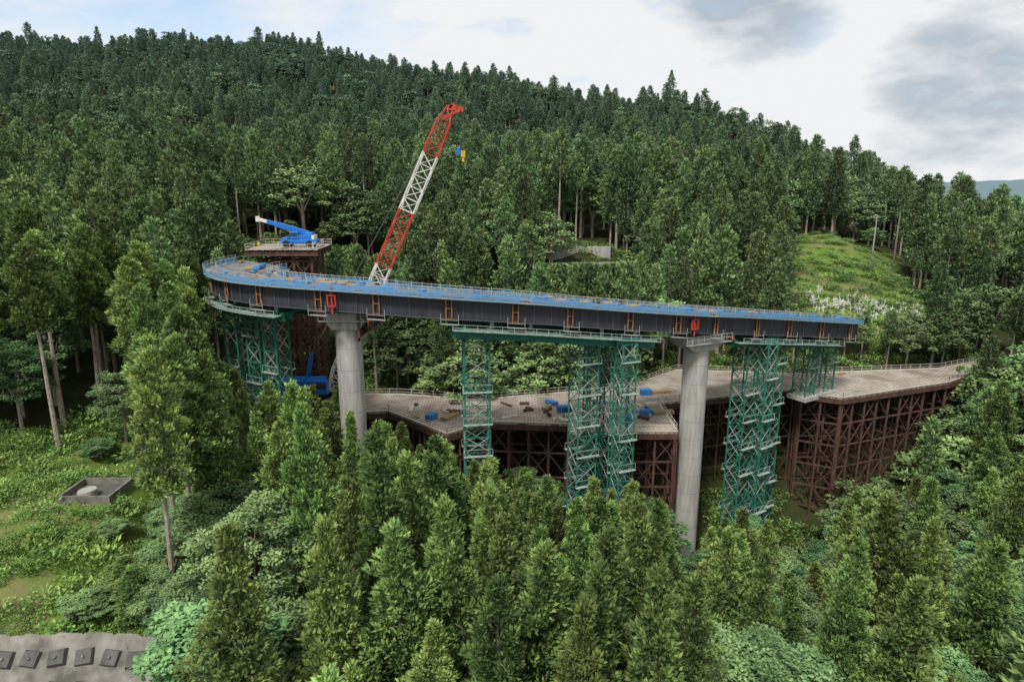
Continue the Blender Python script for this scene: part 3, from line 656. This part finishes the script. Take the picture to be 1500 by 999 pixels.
for k,sp in enumerate(specs):
    if sp[0]=='c': 
        m=cedar('cedar_mesh_%d'%k,sp[1],sp[2],sp[3],100+k,nb=int(175*(1-sp[3])/.75),leaves=40,ls=1.06,pw=sp[4])
        f=cedar('cedar_slope_mesh_%d'%k,sp[1],sp[2]*1.1,sp[3],150+k,nb=int(100*(1-sp[3])/.75),leaves=15,ls=1.8,pw=sp[4]*.84,lm=M_cedar_f)
    else: 
        m=broad('broadleaf_mesh_%d'%k,sp[1],sp[2],200+k,nc=58,dens=260,ls=1.0); f=broad('broadleaf_slope_mesh_%d'%k,sp[1],sp[2]*1.1,250+k,nc=38,dens=70,ls=1.8,lm=M_broad_f)
    meshes.append(m); po=bpy.data.objects.new('proto_%02d'%k,f); protos.objects.link(po)
Hs=[s[1] for s in specs]

def scatter(name,P,Rt,S,K,coll):
    me=bpy.data.meshes.new(name); me.from_pydata([tuple(p) for p in P],[],[])
    a=me.attributes.new('kind','INT','POINT'); a.data.foreach_set('value',np.array(K,np.int32))
    a=me.attributes.new('rot','FLOAT_VECTOR','POINT'); a.data.foreach_set('vector',np.array(Rt,np.float32).ravel())
    a=me.attributes.new('scl','FLOAT_VECTOR','POINT'); a.data.foreach_set('vector',np.array(S,np.float32).ravel())
    o=bpy.data.objects.new(name,me); scene.collection.objects.link(o)
    ng=bpy.data.node_groups.new(name+'_nodes','GeometryNodeTree')
    ng.interface.new_socket('Geometry',in_out='INPUT',socket_type='NodeSocketGeometry'); ng.interface.new_socket('Geometry',in_out='OUTPUT',socket_type='NodeSocketGeometry')
    N=ng.nodes; gi=N.new('NodeGroupInput'); go=N.new('NodeGroupOutput'); ip=N.new('GeometryNodeInstanceOnPoints'); ci=N.new('GeometryNodeCollectionInfo')
    ci.inputs['Collection'].default_value=coll; ci.inputs['Separate Children'].default_value=True; ci.inputs['Reset Children'].default_value=True
    def na(nm,dt):
        q=N.new('GeometryNodeInputNamedAttribute'); q.data_type=dt; q.inputs['Name'].default_value=nm; return [o_ for o_ in q.outputs if o_.enabled and o_.name=='Attribute'][0]
    l=ng.links.new; l(gi.outputs[0],ip.inputs['Points']); l(ci.outputs[0],ip.inputs['Instance']); ip.inputs['Pick Instance'].default_value=True
    l(na('kind','INT'),ip.inputs['Instance Index']); l(na('rot','FLOAT_VECTOR'),ip.inputs['Rotation']); l(na('scl','FLOAT_VECTOR'),ip.inputs['Scale'])
    l(ip.outputs[0],go.inputs[0]); md=o.modifiers.new('scatter','NODES'); md.node_group=ng; return o

LB=np.array([-.478,-.47,-.42,-.35,-.30,-.265,-.24,-.20,-.1,-.08,-.03,.02,.09,.2,.25,.262,.31,.335,.42,.455,.51,.55,.6,.65,.72,.8,1.0])
LS=np.array([-.20,-.26,-.285,-.295,-.30,-.31,-.375,-.36,-.39,-.41,-.43,-.45,-.465,-.47,-.50,-.61,-.61,-.52,-.53,-.63,-.61,-.46,-.36,-.30,-.24,-.21,-.2])
near=[];far=[]
def tryplace(x,y,sp):
    if inpoly(x,y,CLEAR) or inpoly(x,y,TERR) or inpoly(x,y,ROADGAP): return
    ing=any(inpoly(x,y,gp) for gp in GAPS)
    if ing and random.random()<.6: return
    if dpoly(x,y,PLAT)<2.0 or inpoly(x,y,PLAT): return
    if -48.5<x<-30 and 104<y<127: return
    if x<-24 and y<50: return
    bq=x/y
    if bq<-.5 and y<52 and x<-18: return
    if np.hypot(x+22,y-89.6)<4.5 or np.hypot(x-28.2,y-101.2)<5: return
    for (tx,ty) in ((-4.9,89.6),(10.2,93.4),(15,95.6),(37.4,105.2),(42.6,108.2),(52,116),(56,118.6),(-40.5,98.4),(-36.4,96),(-33,93.6)):
        if abs(x-tx)<3.8 and abs(y-ty)<3.8: return
    z=gz(x,y)
    H=random.uniform(19,28) if y<200 else random.uniform(15,25)
    if y>250: H=random.uniform(12,21)
    if y>200 and random.random()<.05: H*=1.25
    patch=math.sin(x*.043+1.3)*math.cos(y*.051-.4)+.5*math.sin(x*.11+y*.07)
    isb=random.random()< (.62 if (bq>.36 and y<150) else .10 if y<100 else (.55 if patch>.62 else .09))
    if -.5<bq<-.36 and y<62: isb=random.random()<.7
    if isb: H=random.uniform(10,17) if y<150 else random.uniform(12,19)
    front_=(y<112) or (bq>.2 and y<118)
    if bq<-.2 and y>108: front_=False
    if -.478<bq and front_:
        ms=float(np.interp(bq,LB,LS))-abs(random.gauss(0,.025)); top=ms*y
        if z+H>top: H=top-z
    if .40<bq<.60 and 118<y<152: H=min(H,-.195*y-z)
    if .03<bq<.17 and 126<y<160: H=min(H,-.125*y-z)
    if -.40<bq<-.16 and 126<y<148: H=min(H,-.10*y-z)
    if ing: isb=True; H=random.uniform(4,7)
    dd_=np.hypot(DC[:,0]-x,DC[:,1]-y); j=int(np.argmin(dd_))
    if dd_[j]<9.5: H=min(H,DP[j][2]-6.0-z)
    if H<(4 if ing else 6): return
    if H<10 and not isb: isb=random.random()<.6
    if isb: k=random.choice([6,7,8])
    elif y<95 and bq>-.48: k=random.choice([0,1,2,0,1,2,5])
    elif bq<-.45 and y<125 and dpoly(x,y,CLEAR)<16: k=random.choice([3,4,4,4]); H=max(H,25.5)
    else: k=random.choice([0,1,2,3,4,5,3,4,5,9])
    s=H/Hs[k]; w=(s**.7)*random.uniform(.82,1.18)
    rec=(x,y,z-.1,random.uniform(0,6.28),w,s,k); (near if y<108 and abs(bq)<.9 else far).append(rec)
y=34.0
while y<500:
    sp=5.6 if y<110 else 5.9 if y<200 else 6.5
    x=-y*.92-8
    while x<y*.92+8:
        tryplace(x+random.uniform(-.48,.48)*sp,y+random.uniform(-.48,.48)*sp,sp); x+=sp
    y+=sp*.92
for (x,y,H,k,ww) in ((-35.5,56,5.5,2,.75),(-33.2,54.2,6.0,0,.7),(-31.5,57,7.5,2,.7),(-37.5,53.5,3.2,8,.55),(-30,54,6.5,6,.6),(-33.6,61,6.5,7,.7),(-58,66,2.2,8,.35),(-41.5,64.5,2.4,8,.35),(-44,78,3.5,7,.5),(-52,80.5,3.0,8,.5),(-37,68,5.5,7,.6),(-28.6,53,6,7,.7)):
    near.append((x,y,gz(x,y)-H*.12,random.uniform(0,6.28),ww,H/Hs[k],k))
for (x,y,z,rz,w,s,k) in near:
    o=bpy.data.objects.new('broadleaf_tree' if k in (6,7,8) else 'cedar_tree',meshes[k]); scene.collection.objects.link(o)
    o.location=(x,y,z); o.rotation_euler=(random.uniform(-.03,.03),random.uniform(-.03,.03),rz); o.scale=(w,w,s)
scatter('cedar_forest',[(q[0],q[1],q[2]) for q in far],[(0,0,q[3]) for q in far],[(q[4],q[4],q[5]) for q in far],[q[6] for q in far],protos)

uc=bpy.data.collections.new('undergrowth_prototypes')
for k in range(4):
    r=np.random.default_rng(300+k); m=110; th=r.uniform(0,6.28,m); rad=r.uniform(0,.8,m)**.8
    P=np.stack([np.cos(th)*rad,np.sin(th)*rad,r.uniform(0,.3+.12*k,m)],1); th2=th+r.normal(size=m)*.8
    D=np.stack([np.cos(th2),np.sin(th2),r.uniform(.1,1.4,m)],1); Nn=np.array([0,0,1])+r.normal(size=(m,3))*.6
    me=make_mesh('undergrowth_mesh_%d'%k,P,D,Nn,r.uniform(.12,.3,m),r.uniform(.03,.065,m),np.clip(r.uniform(.1,.9,m)+P[:,2]*.4,0,1),Batch(),M_under)
    uc.objects.link(bpy.data.objects.new('under_%02d'%k,me))
U=[]
for _ in range(7500):
    x=random.uniform(-85,-24); y=random.uniform(50.3,92)
    if not (inpoly(x,y,CLEAR) or dpoly(x,y,CLEAR)<9): continue
    if abs(x-bx)<3.2 and abs(y-by)<2.9: continue
    if math.sin(x*.35+1)*math.cos(y*.4)+.6*math.sin(x*1.1-y*.8)+random.uniform(-.6,.6)>.25: continue
    U.append((x,y,random.uniform(.6,1.1) if random.random()<.93 else 1.9))
for _ in range(1500):
    x=random.uniform(66,102); y=random.uniform(146,192)
    if inpoly(x,y,TERR) and (y%3.6)<1.2: U.append((x,y,1.3))
for _ in range(3500):
    x=random.uniform(-40,110); y=random.uniform(70,175)
    if not inpoly(x,y,PLAT): U.append((x,y,2))
UA=np.array(U); UZ=ground(UA[:,0],UA[:,1])
scatter('undergrowth',np.column_stack([UA[:,:2],UZ-.05]),[(0,0,random.uniform(0,6.28)) for _ in U],[(lambda s:(s,s,s*random.uniform(.6,1.2)))(u[2]*random.uniform(.6,1.5)) for u in U],[random.randint(0,3) for _ in U],uc)

# ------------------------------------------------------------------ world, sun, camera
w=bpy.data.worlds.new('World'); scene.world=w; w.use_nodes=True; nt=w.node_tree; L=nt.links.new
bg=nt.nodes['Background']; bg.inputs['Strength'].default_value=.1
SAZ,SEL=205,54
sky=nt.nodes.new('ShaderNodeTexSky'); sky.sky_type='NISHITA'; sky.sun_disc=False; sky.sun_elevation=R(SEL); sky.sun_rotation=R(SAZ)
tc=nt.nodes.new('ShaderNodeTexCoord')
mp=nt.nodes.new('ShaderNodeMapping'); mp.inputs['Scale'].default_value=(1,1,2.6); L(tc.outputs['Generated'],mp.inputs[0])
n1=nt.nodes.new('ShaderNodeTexNoise'); n1.inputs['Scale'].default_value=8.5; n1.inputs['Detail'].default_value=9; n1.inputs['Roughness'].default_value=.58; L(mp.outputs[0],n1.inputs['Vector'])
def math_(op,a_,b_):
    q=nt.nodes.new('ShaderNodeMath'); q.operation=op
    for i,v in enumerate((a_,b_)):
        if isinstance(v,(int,float)): q.inputs[i].default_value=v
        else: L(v,q.inputs[i])
    return q.outputs[0]
def blob(dirv,c0,c1,amp):
    vm=nt.nodes.new('ShaderNodeVectorMath'); vm.operation='DOT_PRODUCT'; L(tc.outputs['Generated'],vm.inputs[0]); vm.inputs[1].default_value=Vector(dirv).normalized()
    m=nt.nodes.new('ShaderNodeMapRange'); m.inputs[1].default_value=c0; m.inputs[2].default_value=c1; m.inputs[4].default_value=amp; L(vm.outputs['Value'],m.inputs[0]); return m.outputs[0]
gsum=math_('ADD',blob((.535,.85,.105),.990,.9985,.34),blob((.30,.93,.228),.993,.9985,.36))
gn=math_('ADD',gsum,math_('MULTIPLY',n1.outputs['Fac'],.95))
rg=nt.nodes.new('ShaderNodeValToRGB'); e=rg.color_ramp.elements; e[0].position=.57; e[0].color=(8.8,8.9,9.0,1); e[1].position=.90; e[1].color=(4.6,5.2,5.8,1)
em=rg.color_ramp.elements.new(.68); em.color=(7.6,7.9,8.2,1); L(gn,rg.inputs['Fac'])
bn=math_('ADD',blob((-.45,.88,.22),.93,.995,.32),math_('MULTIPLY',n1.outputs['Fac'],.9))
rb=nt.nodes.new('ShaderNodeValToRGB'); e=rb.color_ramp.elements; e[0].position=.50; e[0].color=(0,0,0,1); e[1].position=.85; e[1].color=(.75,.75,.75,1); L(bn,rb.inputs['Fac'])
skb=nt.nodes.new('ShaderNodeMix'); skb.data_type='RGBA'; L(rb.outputs['Color'],skb.inputs[0]); L(rg.outputs['Color'],skb.inputs[6])
bst=nt.nodes.new('ShaderNodeVectorMath'); bst.operation='SCALE'; bst.inputs['Scale'].default_value=1.9; L(sky.outputs[0],bst.inputs[0]); L(bst.outputs[0],skb.inputs[7])
L(skb.outputs[2],bg.inputs['Color'])
sl=bpy.data.lights.new('sun','SUN'); sl.energy=3.5; sl.angle=R(10); sl.color=(1,.97,.91)
so=bpy.data.objects.new('sun',sl); scene.collection.objects.link(so)
az=R(SAZ); el=R(SEL); dv=Vector((math.sin(az)*math.cos(el),math.cos(az)*math.cos(el),math.sin(el)))
so.rotation_euler=dv.to_track_quat('Z','Y').to_euler()
cam=bpy.data.cameras.new('camera'); cam.lens=24; cam.sensor_width=36; cam.clip_end=9000; cam.clip_start=.5
co=bpy.data.objects.new('camera',cam); scene.collection.objects.link(co); co.location=(0,0,0); co.rotation_euler=(R(90-13.5),0,0); scene.camera=co
scene.view_settings.view_transform='Standard'; scene.view_settings.look='None'; scene.view_settings.exposure=0
